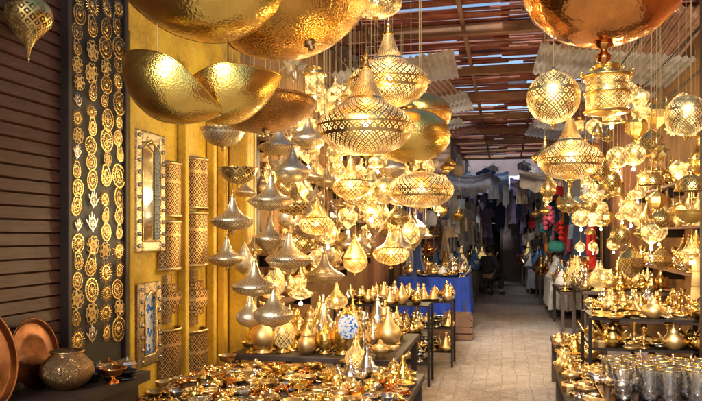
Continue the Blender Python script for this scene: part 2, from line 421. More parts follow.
def mirror(v,z0,z1,w,label,gm='mirror'):
    h=z1-z0; b=.07
    e=thing('wall_mirror',label,'mirror',W(-2.17,v,z0),FR)
    ob('mirror_glass',MB().box((0,0,h/2),(.02,w-.08,h-.08)).mesh('glass',M[gm]),parent=e)
    f=MB()
    for s_ in(-1,1):
        f.box((.01,s_*(w/2-b/2),h/2),(.05,b,h)); 
    f.box((.008,0,b/2),(.05,w-2*b,b)); f.box((.008,0,h-b/2),(.05,w-2*b,b))
    bev(ob('frame',f.mesh('frame',M['frame']),parent=e),.01)
    n=int(h/.07)
    sm_=MB().lathe([(0,0),(.014,.004),(.010,.012),(0,.016)],8).mesh('stud',M['silver'])
    for i in range(n):
        for s_ in(-1,1): ob('stud',sm_,(.034,s_*(w/2-b/2),(i+.5)*h/n),(0,PI/2,0),e)
    t=MB().tube([(.035,-(w/2-b),b),(.035,(w/2-b),b),(.035,(w/2-b),h-b-.04),(.035,(w/4-b/2),h-b-.01),(.035,0,h-b+.02),(.035,-(w/4-b/2),h-b-.01),(.035,-(w/2-b),h-b-.04)],.006,6,closed=True)
    ob('inner_moulding',t.mesh('trim',M['brass']),parent=e)
mirror(3.85,1.50,2.24,.36,'tall mirror in engraved silver frame on yellow wall')
mirror(3.84,.80,1.31,.28,'small frame with blue mosaic inset on yellow wall','mosaic2')
def sconce(v,z0,z1,w,step=False):
    h=z1-z0; r=w/2
    e=thing('wall_sconce','stepped pierced brass wall sconce on yellow wall' if step else 'half round pierced brass sconce on yellow wall','wall lamp',W(-2.195,v,z0),FR,group='brass sconces on the yellow wall')
    T=Matrix.Diagonal((.75,1,1,1))
    if step:
        pr=[(.35*r,0),(.35*r,h*.2),(.7*r,h*.2),(.7*r,h*.35),(r,h*.35),(r,h*.65),(.7*r,h*.65),(.7*r,h*.8),(.35*r,h*.8),(.35*r,h)]
        ob('shade',MB().lathe(pr,4,0,T,PI,-PI/2,False).mesh('shade',M['sconce']),parent=e)
        ob('base_plate',MB().box((-.001,0,h/2),(.006,r*.8,h)).mesh('bp',M['brassd']),parent=e)
    else:
        ob('shade',MB().lathe([(r*.97,.0),(r,h*.5),(r*.97,h)],14,0,T,PI,-PI/2).mesh('shade',M['sconce']),parent=e)
        for zz in(0,h-.02):
            ob('rim',MB().lathe([(r*.96,zz),(r*1.06,zz),(r*1.06,zz+.02),(r*.96,zz+.02)],14,0,T,PI,-PI/2).mesh('rim',M['brassd']),parent=e)
for a in((4.15,1.72,2.085,.24,0),(4.15,1.37,1.70,.24,0),(4.15,1.02,1.34,.26,1),(4.15,.65,.99,.24,0),
         (4.54,1.79,2.156,.27,0),(4.54,1.38,1.77,.27,0),(4.54,.96,1.35,.29,1),(4.54,.51,.93,.27,0)): sconce(*a)
bev(ob('yellow_post',MB().box((0,0,1.4),(.16,.22,2.8)).mesh('post',M['yellow']),W(-2.11,5.3,0),FR,label='bright yellow painted post at shop edge',cat='post'),.01)
for vv in(3.63,4.34,4.80,5.0): bev(ob('yellow_post',MB().box((0,0,1.4),(.06,.055,2.8)).mesh('post',M['yellow']),W(-2.165,vv,0),FR,label='narrow yellow painted upright on the yellow wall',cat='post'),.008)
bev(ob('dark_wooden_post',MB().box((0,0,1.5),(.12,.07,3.0)).mesh('post',M['dark']),W(-2.13,5.55,0),FR,label='dark narrow wooden post beside yellow post',cat='post'),.006)

# ---------------------------------------------------------------- roof
e=thing('slatted_roof','rust red slatted roof over the alley with gaps','roof',W(0,0,0),FR)
mb=MB(); v=6.2; RZ=4.2
while v<22.5:
    if random.random()>.07:
        L=random.choice([1.5,2.2,2.2,4.3]); uo=0 if L>4 else random.choice([-1.05,1.05])
        mb.box((uo+R(-.15,.15),v,RZ+R(-.04,.04)),(L,R(.05,.085),.018),0,None,Matrix.Rotation(R(-.05,.05),3,'Z')@Matrix.Rotation(R(-.25,.25),3,'X')@Matrix.Rotation(R(-.02,.02),3,'Y'))
        if L<4 and random.random()>.12: mb.box((-uo,v+R(-.03,.03),RZ+.02),(2.2,R(.055,.085),.018),0,None,Matrix.Rotation(R(-.05,.05),3,'Z'))
    v+=R(.07,.095)
ob('slats',mb.mesh('slats',M['slat']),parent=e)
for vv in (6.3,8.4,10.5,12.5,14.6,16.7,18.6,20.4,22.4):
    ob('beam',MB().box((0,vv,RZ-.1),(4.1,.09,.12)).mesh('beam',M['wood']),parent=e)
for uu in(-1.5,-.5,.5,1.5):
    ob('rafter',MB().box((uu,14.3,RZ-.03),(.05,16.2,.05)).mesh('rafter',M['wood']),parent=e)
def csheet(loc,rot,w,l,mat='sheet'):
    mb=MB(); nx=int(w/.019); vs=[];fs=[]
    for i in range(nx+1):
        x=-w/2+w*i/nx
        for y in(-l/2,0,l/2): vs.append((x,y,.018*math.sin(x/.076*2*PI)))
    for i in range(nx):
        for j in range(2): fs.append([i*3+j,i*3+3+j,i*3+4+j,i*3+1+j])
    mb.add(vs,fs,0,True)
    ob('corrugated_roof_sheet',mb.mesh('sheet',M[mat]),loc,rot,label=('pale grey' if mat=='sheet' else 'rusty brown')+' corrugated roof sheet over the market alley',cat='roof sheet')
for vv,mt,ww in((8.6,'sheet',1.5),(10.1,'rust',1.2),(11.4,'sheet',1.7),(12.9,'sheet',1.2),(14.4,'rust',1.6)): csheet(W(-1.35+R(-.1,.1),vv,3.62+R(0,.15)),(R(-.08,.08),-.16+R(-.05,.05),YAW+R(-.12,.12)),ww,1.35,mt)
for vv,mt,ww in((7.6,'rust',1.3),(9.0,'sheet',1.8),(10.4,'sheet',1.4),(11.9,'rust',1.6),(13.4,'sheet',1.5),(14.9,'sheet',1.5)): csheet(W(1.25+R(-.1,.1),vv,3.62+R(0,.15)),(R(-.08,.08),.16+R(-.05,.05),YAW+R(-.14,.14)),ww,1.35,mt)
for uu,vv,mt in((-1.0,7.2,'rust'),(.2,10.0,'rust'),(-.3,12.0,'sheet'),(.5,13.9,'rust'),(-.1,16.2,'rust'),(.4,18.4,'sheet')): csheet(W(uu,vv,4.33),(R(-.02,.02),R(-.03,.03),YAW+PI/2+R(-.1,.1)),1.1,R(1.2,2.0),mt)
def rail(p,q,r=.012,label='thin iron rail carrying hanging lamps'):
    ob('hanging_rail',MB().tube([p,q],r,8).mesh('rail',M['iron']),label=label,cat='rail')
for vv in(2.3,2.8,3.3,3.9): rail(W(-2.2,vv,3.3),W(2.1,vv,3.3))
for uu in(-1.9,-1.5,-1.1,1.1,1.5,1.9): rail(W(uu,4,3.25),W(uu,11,3.25))

# ---------------------------------------------------------------- lamps
KP={}
KP['onion']=dict(shade=[(.14,-.56),(.42,-.52),(.74,-.38),(.94,-.15),(1,.02),(.95,.17),(.80,.31),(.58,.44),(.40,.58),(.27,.76),(.18,.98),(.11,1.2)],
  neck=[(.11,1.2),(.15,1.23),(.07,1.27),(.06,1.38),(.11,1.43),(.04,1.48),(.02,1.6)],fin=[(.14,-.56),(.17,-.59),(.06,-.63),(.05,-.7),(.08,-.75),(.0,-.84)],rim=[(.985,0),(1.02,.01),(1.02,.04),(.98,.05)],desc='onion shaped lamp with spire')
KP['hat']=dict(shade=[(.10,-.42),(.35,-.40),(.7,-.30),(.95,-.12),(1,-.02),(.97,.08),(.72,.20),(.46,.34),(.28,.54),(.17,.80),(.10,1.1)],
  neck=[(.10,1.1),(.14,1.13),(.05,1.17),(.05,1.3),(.09,1.35),(.02,1.45)],fin=[(.10,-.42),(.14,-.45),(.05,-.5),(.08,-.58),(.0,-.66)],rim=[(1,-.04),(1.03,-.03),(1.03,.01),(1,.02)],desc='wide flat lamp with conical top')
KP['top']=dict(shade=[(.3,-.72),(.36,-.66),(.6,-.46),(.9,-.2),(1,-.1),(1,.05),(.9,.13),(.6,.28),(.38,.46),(.23,.72),(.14,1.0),(.09,1.25)],
  neck=[(.09,1.25),(.13,1.28),(.05,1.32),(.04,1.45),(.02,1.5)],fin=[(.3,-.72),(.36,-.76),(.2,-.8),(.08,-.84),(.1,-.9),(.0,-.98)],rim=[(1,-.12),(1.04,-.1),(1.04,-.07),(1,-.06)],desc='spinning top shaped lamp')
KP['spire']=dict(shade=[(.12,-.68),(.3,-.66),(.66,-.52),(.92,-.28),(1,-.05),(.95,.16),(.8,.34),(.58,.5),(.4,.68),(.27,.92),(.18,1.2),(.11,1.5)],
  neck=[(.11,1.5),(.15,1.53),(.07,1.57),(.05,1.7),(.09,1.75),(.02,1.85)],fin=[(.12,-.68),(.16,-.71),(.06,-.76),(.09,-.84),(0,-.95)],rim=[(1,-.07),(1.03,-.06),(1.03,-.02),(1,0)],desc='tall spired onion lamp')
KP['point']=dict(shade=[(.03,-1.7),(.1,-1.35),(.28,-1.0),(.6,-.65),(.9,-.3),(1,.05),(.9,.45),(.6,.8),(.3,1.0),(.15,1.1)],
  neck=[(.15,1.1),(.2,1.14),(.07,1.2),(.06,1.4),(.02,1.5)],fin=[(.03,-1.7),(.06,-1.75),(.03,-1.82),(0,-1.9)],rim=[(1,.03),(1.03,.03),(1.03,.08),(1,.08)],desc='pointed teardrop lamp')
KP['globe']=dict(shade=[(max(.1,math.sin(PI*i/14)),-math.cos(PI*i/14)) for i in range(15)],
  neck=[(.1,1),(.2,1.0),(.16,1.06),(.07,1.1),(.05,1.25),(.02,1.3)],fin=[(.1,-1),(.14,-1.03),(.05,-1.08),(.07,-1.15),(0,-1.22)],rim=[(1,-.015),(1.015,-.015),(1.015,.015),(1,.015)],desc='round globe lamp')
KP['ovoid']=dict(shade=[(max(.12,math.sin(PI*i/14)),-.55*math.cos(PI*i/14)) for i in range(15)],
  neck=[(.12,.55),(.2,.57),(.12,.63),(.05,.67),(.03,.8),(.02,.85)],fin=[(.12,-.55),(.12,-.58),(.04,-.62),(.06,-.67),(0,-.72)],rim=[(1,-.015),(1.015,-.015),(1.015,.015),(1,.015)],desc='flattened round lamp')
KP['dish']=dict(shade=[(.0,-.4),(.3,-.375),(.6,-.28),(.85,-.12),(.97,.0),(1,.06),(1.02,.05),(1.01,.08),(.98,.075),(.84,-.085),(.59,-.25),(.3,-.345),(.0,-.37)],
  neck=[(.05,-.37),(.05,-.3),(.03,-.2),(.02,.1)],fin=[(.07,-.395),(.08,-.42),(.03,-.44),(.05,-.48),(0,-.52)],rim=None,desc='wide dish shade')
KP['leaf']=dict(shade=None,neck=[(.04,-.3),(.04,-.2),(.02,.1)],fin=[(.03,-.345),(.04,-.355),(.02,-.37),(0,-.38)],rim=None,desc='leaf shaped dish shade')
KP['bowl']=dict(shade=[(0,-.62),(.3,-.6),(.6,-.48),(.85,-.25),(.98,.0),(1,.14),(1.05,.18),(1.05,.21),(1,.22),(.97,.15),(.94,0),(.82,-.22),(.58,-.44),(.3,-.55),(0,-.57)],
  neck=[(.04,-.57),(.03,-.3),(.02,.3)],fin=[(.1,-.61),(.12,-.65),(.05,-.68),(.04,-.72),(.09,-.77),(.08,-.83),(.03,-.86),(0,-.9)],rim=[(1.0,.1),(1.03,.1),(1.03,.13),(1,.13)],desc='deep bowl lamp')
KP['bell']=dict(shade=[(1,-.5),(1.04,-.47),(.98,-.3),(.93,-.05),(.8,.2),(.55,.4),(.28,.5),(.1,.54)],
  neck=[(.1,.54),(.16,.56),(.06,.62),(.05,.75),(.02,.8)],fin=[(1.0,-.5),(1.07,-.52),(1.07,-.47),(1.02,-.45)],rim=[(.94,-.1),(.98,-.1),(.96,-.02),(.92,-.02)],desc='bell shaped lamp')
KP['crown']=dict(shade=[(.75,-1.1),(.8,-1.0),(.8,-.1),(.8,.5)],
  neck=[(.8,.5),(1,.52),(1.02,.62),(.9,.68),(.6,.72),(.5,.8),(.45,1.1),(.55,1.15),(.35,1.3),(.1,1.4),(.05,1.6)],fin=[(.8,-1.08),(.92,-1.12),(.9,-1.2),(.6,-1.28),(.2,-1.34),(0,-1.36)],rim=[(.8,-.3),(.9,-.28),(.9,-.18),(.8,-.16)],desc='crown topped cylinder lantern')
KP['drop']=dict(shade=[(.15,-1.1),(.6,-.75),(1,-.25),(1,.4),(.55,.85),(.2,1.1)],
  neck=[(.2,1.1),(.26,1.12),(.08,1.2),(.06,1.4),(.02,1.5)],fin=[(.15,-1.1),(.18,-1.14),(.06,-1.2),(.1,-1.3),(0,-1.42)],rim=[(1,-.27),(1.05,-.25),(1.05,-.2),(1,-.18)],desc='hexagonal drop lantern')
KP['tear']=dict(shade=[(.12,-.95),(.5,-.85),(.85,-.55),(1,-.15),(.95,.25),(.75,.7),(.5,1.1),(.28,1.5),(.12,1.8)],
  neck=[(.12,1.8),(.18,1.83),(.07,1.9),(.05,2.0),(.02,2.1)],fin=[(.12,-.95),(.16,-1.0),(.06,-1.05),(.1,-1.15),(0,-1.25)],rim=[(1,-.17),(1.03,-.17),(1.03,-.12),(1,-.12)],desc='tall teardrop lamp')
KP['star']=dict(shade=None,neck=[(.08,.5),(.1,.9),(.05,1.0),(.02,1.1)],fin=[(.06,-.85),(.08,-.9),(0,-1.0)],rim=None,desc='many pointed star lamp')
TOP={'onion':1.6,'hat':1.45,'top':1.5,'spire':1.85,'point':1.5,'globe':1.3,'ovoid':.85,'dish':-.3,'leaf':-.25,'bowl':-.3,'bell':.8,'crown':1.6,'drop':1.5,'tear':2.1,'star':1.1}
def leafmesh(mat):
    mb=MB(); nx,ny=48,20; vs=[];fs=[]
    def P(x,t):
        h=.60*max(0,1-abs(x)**1.7)**.8+.004
        y=t*h
        z=-.40*(1-x*x)**1.2*(1-.9*t*t)+.26*abs(x)**3+.20*x*t*h
        return (x,y,z)
    for i in range(nx+1):
        x=-math.cos(PI*i/nx)
        for j in range(ny+1): vs.append(P(x,j/ny*2-1))
    n=len(vs)
    vs+=[(a,b,c+.022) for a,b,c in vs]
    k=ny+1
    for i in range(nx):
        for j in range(ny):
            fs.append([i*k+j,i*k+j+1,(i+1)*k+j+1,(i+1)*k+j]); fs.append([n+i*k+j,n+(i+1)*k+j,n+(i+1)*k+j+1,n+i*k+j+1])
    mb.add(vs,fs,0,True)
    loop=[P(-math.cos(PI*i/nx),1) for i in range(nx+1)]+[P(-math.cos(PI*i/nx),-1) for i in range(nx-1,0,-1)]
    mb.tube([(a,b,c+.011) for a,b,c in loop],.018,6,closed=True)
    return mb.mesh('leaf_shade',mat)
def starmesh(mat):
    mb=MB(); N=18
    for i in range(N):
        z=1-2*(i+.5)/N; r=math.sqrt(1-z*z); a=i*2.39996
        d=Vector((r*math.cos(a),r*math.sin(a),z)); q=d.to_track_quat('Z','Y').to_matrix().to_4x4()
        mb.lathe([(.36,.42),(.0,1.05)],4,0,q,smooth=False)
    mb.lathe([(max(.02,.5*math.sin(PI*i/8)),-.5*math.cos(PI*i/8)) for i in range(9)],12)
    return mb.mesh('star_shade',mat)
cache={}
def LM(kind,part,mat,seg):
    k=(kind,part,mat,seg)
    if k not in cache:
        if part=='bulb': cache[k]=MB().lathe([(0,-.13),(.08,-.1),(.11,-.03),(.09,.06),(.05,.12),(.04,.2),(0,.2)],14).mesh('bulb',M[mat])
        elif part=='cord': cache[k]=MB().lathe([(1,0),(1,1)],6).mesh('cord',M[mat])
        elif part=='ball': cache[k]=MB().lathe([(0,-.09),(.07,-.05),(.09,0),(.07,.05),(0,.09)],8).mesh('ball',M[mat])
        elif part=='shade' and kind=='leaf': cache[k]=leafmesh(M[mat])
        elif part=='shade' and kind=='star': cache[k]=starmesh(M[mat])
        else: cache[k]=MB().lathe(KP[kind][part],6 if kind=='drop' else seg,smooth=kind!='drop').mesh(kind+'_'+part,M[mat])
    return cache[k]
VAR={'lit':('lit','brass','glowing gold filigree'),'lits':('lits','brass','glowing pierced gold'),'pale':('pale','brass','pale gold filigree'),'paleg':('paleg','brass','pale gold filigree'),'dull':('dull','brassd','unlit silvery brass'),'dullg':('dullg','brass','unlit pierced golden'),
     'gold':('gold','gold','hammered gold'),'goldd':('goldd','brassd','dark hammered gold'),'darkbronze':('darkbronze','brassd','dark hammered bronze'),'copper':('copper','copper','glossy copper'),'plain':('brass','brass','smooth brass'),'leafgold':('leafgold','brass','polished gold')}
nl=0
def lamp(kind,var,X,Y,Z,w,tilt=(0,0),zs=1,light=0,top=3.3,where='over the lamp stall',group='hanging lamps in the souk',rz=None):
    global nl
    r=w/2; sm,hm,adj=VAR[var]
    big=w>.22
    if rz is None: rz=R(0,6)
    e=thing('hanging_lamp',adj+' '+KP[kind]['desc']+' '+where,'hanging lamp',(X,Y,Z),(tilt[0],tilt[1],0),(r,r,r*zs),group)
    seg=48 if big else 24
    ob('lamp_shade',LM(kind,'shade',sm,seg),(0,0,0),(0,0,rz),e)
    ob('lamp_neck',LM(kind,'neck',hm,20),parent=e)
    ob('finial' if kind!='bell' else 'lamp_rim',LM(kind,'fin',hm,20 if kind!='bell' else 24),parent=e)
    if KP[kind]['rim'] and big: ob('band',LM(kind,'rim',hm,seg),parent=e)
    z0=TOP[kind]; Lg=(top-Z-z0*r*zs)
    if Lg>.02:
        cr=.0022 if big else .0013
        c=ob('cord',LM('x','cord','chain',6),(0,0,z0),(0,0,0),e,(cr/r,cr/r,Lg/(r*zs)))
        if tilt!=(0,0):
            c.rotation_euler=Euler((tilt[0],tilt[1],0)).to_matrix().inverted().to_euler()
    if var in('lit','pale','paleg') or (kind=='bell' and var=='lits'):
        ob('bulb',LM('x','bulb','bulb',14),(0,0,.05),parent=e)
    elif var=='lits' and kind in('onion','spire','drop','crown','globe','tear','hat') and random.random()<.75:
        ob('bulb',LM('x','bulb','bulb',14),(0,0,{'onion':-.95,'hat':-.78,'spire':-1.05,'drop':-1.5,'crown':-1.6,'globe':-1.3,'tear':-1.35}[kind]),parent=e,scale=(1.3,1.3,1.3))
    if light:
        l=bpy.data.lights.new('bulb_light','POINT'); l.energy=light*1.4; l.color=(1,.75,.40); l.shadow_soft_size=.03
        lo=bpy.data.objects.new('bulb_light',l); COL.objects.link(lo); lo.parent=e; lo.location=(0,0,-.25 if var!='lits' else -1.75); nl+=1
    if kind=='crown' and big:
        for i in range(10):
            a=2*PI*i/10; ob('ornament_ball',LM('x','ball','gold',8),(math.cos(a),math.sin(a),.8),parent=e)
    return e
lamp('leaf','leafgold',-.66,2.42,2.12,.42,(-.95,.50),rz=0)
lamp('leaf','leafgold',-.45,2.50,2.12,.40,(-.90,-.22),rz=0)
lamp('leaf','leafgold',-.47,2.35,2.45,.76,(-.55,-.06),rz=.1)
lamp('dish','goldd',-.19,2.55,2.42,.58,(-.20,-.34))
lamp('dish','darkbronze',-.38,3.0,2.15,.46,(-.12,-.08))
lamp('dish','darkbronze',-.70,2.9,2.70,.5,(-.1,.2))
lamp('point','dullg',-1.45,3.07,2.58,.21,where='beside plank shutter')
lamp('ovoid','paleg',.10,2.73,2.53,.21)
lamp('onion','pale',.17,3.1,2.29,.37,light=7)
lamp('onion','pale',.06,2.73,2.03,.39,light=7)
lamp('ovoid','leafgold',.29,3.3,2.08,.38,zs=1.25)
lamp('ovoid','goldd',.36,3.6,2.24,.34,zs=1.2)
lamp('ovoid','pale',.385,3.75,1.85,.36,light=8)
lamp('globe','lit',.20,4.1,1.87,.16)
lamp('onion','lit',.28,4.77,1.47,.26,light=8)
for k,x,y,z,w in(('hat',-.65,3.75,1.68,.24),('hat',-.44,3.75,1.79,.25),('onion',-.32,3.75,1.95,.20),('hat',-.34,3.75,1.47,.26),('top',-.49,4.1,1.58,.21),
    ('hat',-.53,3.75,1.32,.25),('onion',-.42,3.7,1.17,.22),('hat',-.35,4.23,1.78,.25),('bowl',-.62,3.75,1.95,.21),('hat',-.42,4.0,2.12,.24),('onion',-.27,4.3,2.2,.22),('bowl',-.75,4.0,2.2,.25),
    ('spire',-.62,4.2,1.10,.18),('hat',-.80,4.4,1.45,.24),('spire',-.24,4.0,1.64,.18),('hat',-.16,4.1,1.36,.24)):
    lamp(k,'dull' if random.random()<.75 else 'dullg',x,y,z,w)
for k,va,x,y,z,w,li in(('onion','lit',-.19,3.75,1.66,.20,6),('spire','lit',0,4.2,1.90,.23,8),('star','lits',-.16,4.2,2.42,.17,0),('globe','lits',-.06,4.4,2.25,.15,0),('globe','lit',.02,4.5,2.5,.18,0),
    ('drop','lits',-.1,4.3,2.12,.12,0),('tear','lit',.03,4.9,1.42,.18,8),('drop','lits',-.02,4.5,1.72,.13,0),('drop','lits',-.22,4.5,1.45,.12,0),('star','lits',-.3,4.6,2.35,.16,6),('spire','lit',-.1,4.7,1.15,.16,0),('drop','lits',-.38,4.9,1.25,.12,0),('spire','lits',.18,4.6,2.1,.13,0),('tear','lit',-.6,5.0,1.2,.12,6)):
    lamp(k,va,x,y,z,w,light=li)
GS='over the gold stall'
lamp('bowl','copper',.77,2.08,2.34,.50,where=GS)
lamp('globe','paleg',.91,3.07,2.22,.235,light=6,where=GS)
lamp('crown','lit',1.15,3.07,2.26,.225,zs=.8,where=GS)
lamp('onion','pale',1.05,3.27,1.96,.31,zs=1.05,light=7,where=GS)
lamp('globe','paleg',1.34,2.73,2.08,.165,where=GS)
lamp('bell','dullg',1.36,2.73,1.81,.12,where=GS)
lamp('bowl','gold',1.37,2.75,1.69,.13,where=GS)
for k,va,x,y,z,w,li in(('drop','lits',1.5,3.41,1.61,.10,4),('globe','dullg',1.49,4.1,2.0,.14,0),('globe','lits',1.6,4.1,2.07,.13,0),('globe','dullg',1.56,4.1,1.93,.13,0),('drop','lits',1.68,4.1,1.75,.12,0),('globe','dullg',1.62,4.1,1.6,.12,0),
   ('globe','lits',1.74,4.2,2.1,.14,5),('bell','dullg',1.85,4.2,1.95,.15,0),('star','dullg',1.88,4.2,2.12,.15,0),('hat','lits',1.45,4.1,1.83,.15,0),('onion','dullg',1.34,4.2,1.78,.14,0),('drop','lits',1.58,3.9,2.42,.12,0),('crown','lits',1.45,3.8,2.3,.12,0),('star','lits',1.7,4.0,2.33,.13,0),
   ('tear','dullg',1.3,4.5,1.9,.10,0),('drop','gold',1.75,3.9,1.8,.10,0),('bell','lits',1.62,4.4,1.35,.14,0),('globe','lits',1.55,4.6,1.72,.12,0),('onion','dullg',1.25,4.4,2.1,.17,0),('spire','dullg',1.95,4.3,1.7,.15,0)):
    lamp(k,va,x,y,z,w,light=li,where=GS)
def scatter(n,u0,u1,v0,v1,z0,z1,w0,w1,kinds,pl,lev,where,vars_=('gold','dullg','dullg','plain'),every=9):
    P=[];t=0
    while len(P)<n and t<12000:
        t+=1
        u,v,z=R(u0,u1),R(v0,v1),R(z0,z1); w=R(w0,w1)
        p=W(u,v,z)
        if all((p-q).length>(w+w2)*.52 for q,w2 in P): P.append((p,w))
    j=0
    for i,(p,w) in enumerate(P):
        lit=random.random()<pl
        if lit: j+=1
        lamp(random.choice(kinds),'lits' if lit else random.choice(vars_),p.x,p.y,p.z,w,light=(lev if lit and j%every==0 else 0),where=where)
scatter(102,-1.75,-.8,4.9,8.6,1.4,3.0,.12,.24,['onion','spire','hat','globe','drop','hat','tear','star','crown'],.5,20,'under the stall roof',('dullg','dull','dullg','dull'),8)
scatter(18,-2.0,-1.4,4.6,5.8,1.1,2.8,.12,.19,['top','onion','hat','tear','hat'],.2,0,'under the stall roof',('dullg','dull'))
scatter(78,.85,1.75,4.8,9.0,1.35,3.0,.09,.19,['globe','onion','drop','spire','crown','tear','hat','star','drop','bell'],.5,18,GS,('dullg','dullg','dullg','gold'),8)
scatter(12,-1.6,-.8,9.5,14,1.9,3.0,.16,.25,['onion','globe','tear','spire'],.5,22,'down the alley',every=3)
scatter(12,.6,1.5,9.5,15,1.9,3.0,.16,.25,['onion','globe','tear','spire'],.5,22,'down the alley',every=3)

# ---------------------------------------------------------------- furniture
def table(u0,u1,v0,v1,h,label,mat='dark',cloth=None):
    w,l=u1-u0,v1-v0
    e=thing('display_table',label,'table',W((u0+u1)/2,(v0+v1)/2,0),FR)
    bev(ob('tabletop',MB().box((0,0,h-.02),(w,l,.04)).mesh('top',M[mat]),parent=e))
    for sx in(-1,1):
        for sy in(-1,1):
            ob('leg',MB().box((sx*(w/2-.04),sy*(l/2-.04),(h-.04)/2),(.05,.05,h-.04)).mesh('leg',M[mat]),parent=e)
    if cloth:
        mb=MB(); n=120; vs=[];fs=[]
        pts=[]
        for i in range(n):
            t=i/n*4; s=int(t); f=t-s
            c=[(-1,-1),(1,-1),(1,1),(-1,1),(-1,-1)]
            pts.append(((c[s][0]*(1-f)+c[s+1][0]*f)*(w/2+.012),(c[s][1]*(1-f)+c[s+1][1]*f)*(l/2+.012)))
        for j,zz in enumerate((h+.006,h*.75,h*.5,h*.25)):
            for i,(x,y) in enumerate(pts):
                k=1+.028*j*math.sin(i*1.05+.4*math.sin(i*.37))
                vs.append((x*k,y*k,zz+(.02*math.sin(i*.31) if j==3 else 0)))
        for j in range(3):
            for i in range(n): fs.append([j*n+i,j*n+(i+1)%n,(j+1)*n+(i+1)%n,(j+1)*n+i])
        mb.add(vs,fs,0,True)
        mb.add(vs[:n],[list(range(n))],0,False)
        ob('tablecloth',mb.mesh('cloth',CL[cloth]),parent=e)
    return e
def rack(u0,u1,v0,v1,zs,label,mat='iron'):
    w,l=u1-u0,v1-v0
    e=thing('display_rack',label,'rack',W((u0+u1)/2,(v0+v1)/2,0),FR)
    for i,z in enumerate(zs):
        ob('shelf',MB().box((0,0,z-.009),(w,l,.018)).mesh('shelf',M[mat]),parent=e)
    for sx in(-1,1):
        for sy in(-1,1):
            ob('post',MB().box((sx*(w/2+.012),sy*(l/2-.02),max(zs)/2),(.024,.03,max(zs))).mesh('post',M[mat]),parent=e)
    return e
TK={}
def ring_pts(r,n=20,z=0): return [(r*math.cos(2*PI*i/n),r*math.sin(2*PI*i/n),z) for i in range(n)]
TK['lidded_pot']=[('pot_body',MB().lathe([(0,0),(.03,0),(.05,.025),(.06,.05),(.048,.08),(.033,.09),(.036,.1)],20)),('lid',MB().lathe([(.036,.1),(.034,.105),(.02,.125),(.006,.135),(.009,.145),(0,.152)],16))]
TK['cone_lidded_dish']=[('dish_base',MB().lathe([(0,0),(.055,0),(.075,.025),(.078,.036),(.07,.036)],20)),('lid',MB().lathe([(.07,.036),(.05,.062),(.028,.11),(.014,.145),(.02,.16),(.012,.172),(0,.178)],20))]
TK['footed_bowl']=[('bowl',MB().lathe([(.012,.03),(.05,.045),(.065,.075),(.068,.08),(.062,.078),(.045,.052),(0,.045)],20)),('foot',MB().lathe([(.035,0),(.03,.01),(.01,.02),(.012,.032)],14))]
TK['small_dish']=[('dish',MB().lathe([(0,0),(.04,0),(.065,.02),(.07,.028),(.062,.022),(.038,.006),(0,.006)],20)),('rim',MB().tube(ring_pts(.069,20,.027),.003,6,closed=True))]
TK['bracelet']=[('band',MB().tube(ring_pts(.035,18,.009),.008,8,closed=True)),('stone',MB().lathe([(0,.012),(.012,.014),(.01,.022),(0,.026)],8,0,Matrix.Translation((.0,-.036,-.008))))]
TK['oil_lamp']=[('lamp_body',MB().lathe([(0,0),(.03,0),(.022,.012),(.05,.03),(.055,.045),(.03,.06),(.012,.065),(.016,.075),(0,.085)],18)),('spout',MB().tube([(.045,0,.04),(.075,0,.045),(.1,0,.058)],[.018,.014,.008],8)),('handle',MB().tube([(-.045,0,.05),(-.075,0,.06),(-.075,0,.035),(-.05,0,.03)],.005,6))]
TK['mini_dish']=[('dish',MB().lathe([(0,0),(.02,0),(.035,.016),(.038,.02),(.03,.016),(.018,.006),(0,.006)],14)),('beads',MB().lathe([(0,.006),(.022,.012),(.014,.022),(0,.026)],8,smooth=False))]
TK['figurine']=[('body',MB().tube([(-.03,0,.03),(0,0,.035),(.03,0,.035)],[.012,.018,.015],8).tube([(.028,0,.04),(.04,0,.065),(.055,0,.066)],[.01,.009,.005],8)),('legs',MB().tube([(-.025,0,.03),(-.027,0,0)],.006,6)),('front_legs',MB().tube([(.025,0,.03),(.027,0,0)],.006,6))]
TK['oval_tray']=[('tray_base',MB().lathe([(0,.002),(.06,.002),(.085,.006),(.095,.018),(.098,.018),(.088,0),(0,0)],24,0,Matrix.Diagonal((1,.62,1,1)))),('tray_boss',MB().lathe([(.03,.003),(.022,.009),(0,.012)],12,0,Matrix.Diagonal((1,.62,1,1))))]
TK['teapot']=[('pot_body',MB().lathe([(0,0),(.04,0),(.045,.01),(.07,.045),(.066,.08),(.04,.11),(.032,.12)],22)),('lid',MB().lathe([(.034,.12),(.03,.135),(.012,.16),(.006,.165),(.011,.178),(0,.188)],16)),
   ('spout',MB().tube([(.055,0,.045),(.09,0,.065),(.105,0,.1),(.125,0,.125)],[.016,.012,.009,.007],8)),('handle',MB().tube([(-.045,0,.11),(-.085,0,.115),(-.1,0,.08),(-.09,0,.045),(-.06,0,.035)],.006,8))]
TK['candlestick']=[('stem',MB().lathe([(0,0),(.045,0),(.045,.008),(.015,.02),(.01,.05),(.02,.065),(.009,.08),(.009,.12),(.018,.135),(.01,.145)],16)),('cup',MB().lathe([(.01,.145),(.03,.15),(.022,.16),(.02,.185),(.014,.185),(0,.16)],16))]
TK['table_lantern']=[('shade',MB().lathe([(.03,.03),(.055,.05),(.065,.09),(.055,.13),(.03,.155),(.018,.19),(.012,.21)],20)),('foot',MB().lathe([(0,0),(.045,0),(.045,.01),(.02,.02),(.03,.032)],16)),('finial',MB().lathe([(.012,.21),(.016,.215),(.005,.225),(.008,.24),(0,.25)],10))]
TK['domed_box']=[('box_body',MB().lathe([(0,0),(.05,0),(.052,.03),(.055,.034)],8,smooth=False)),('lid',MB().lathe([(.055,.034),(.045,.048),(.02,.056),(.006,.06),(.008,.068),(0,.072)],8,smooth=False))]
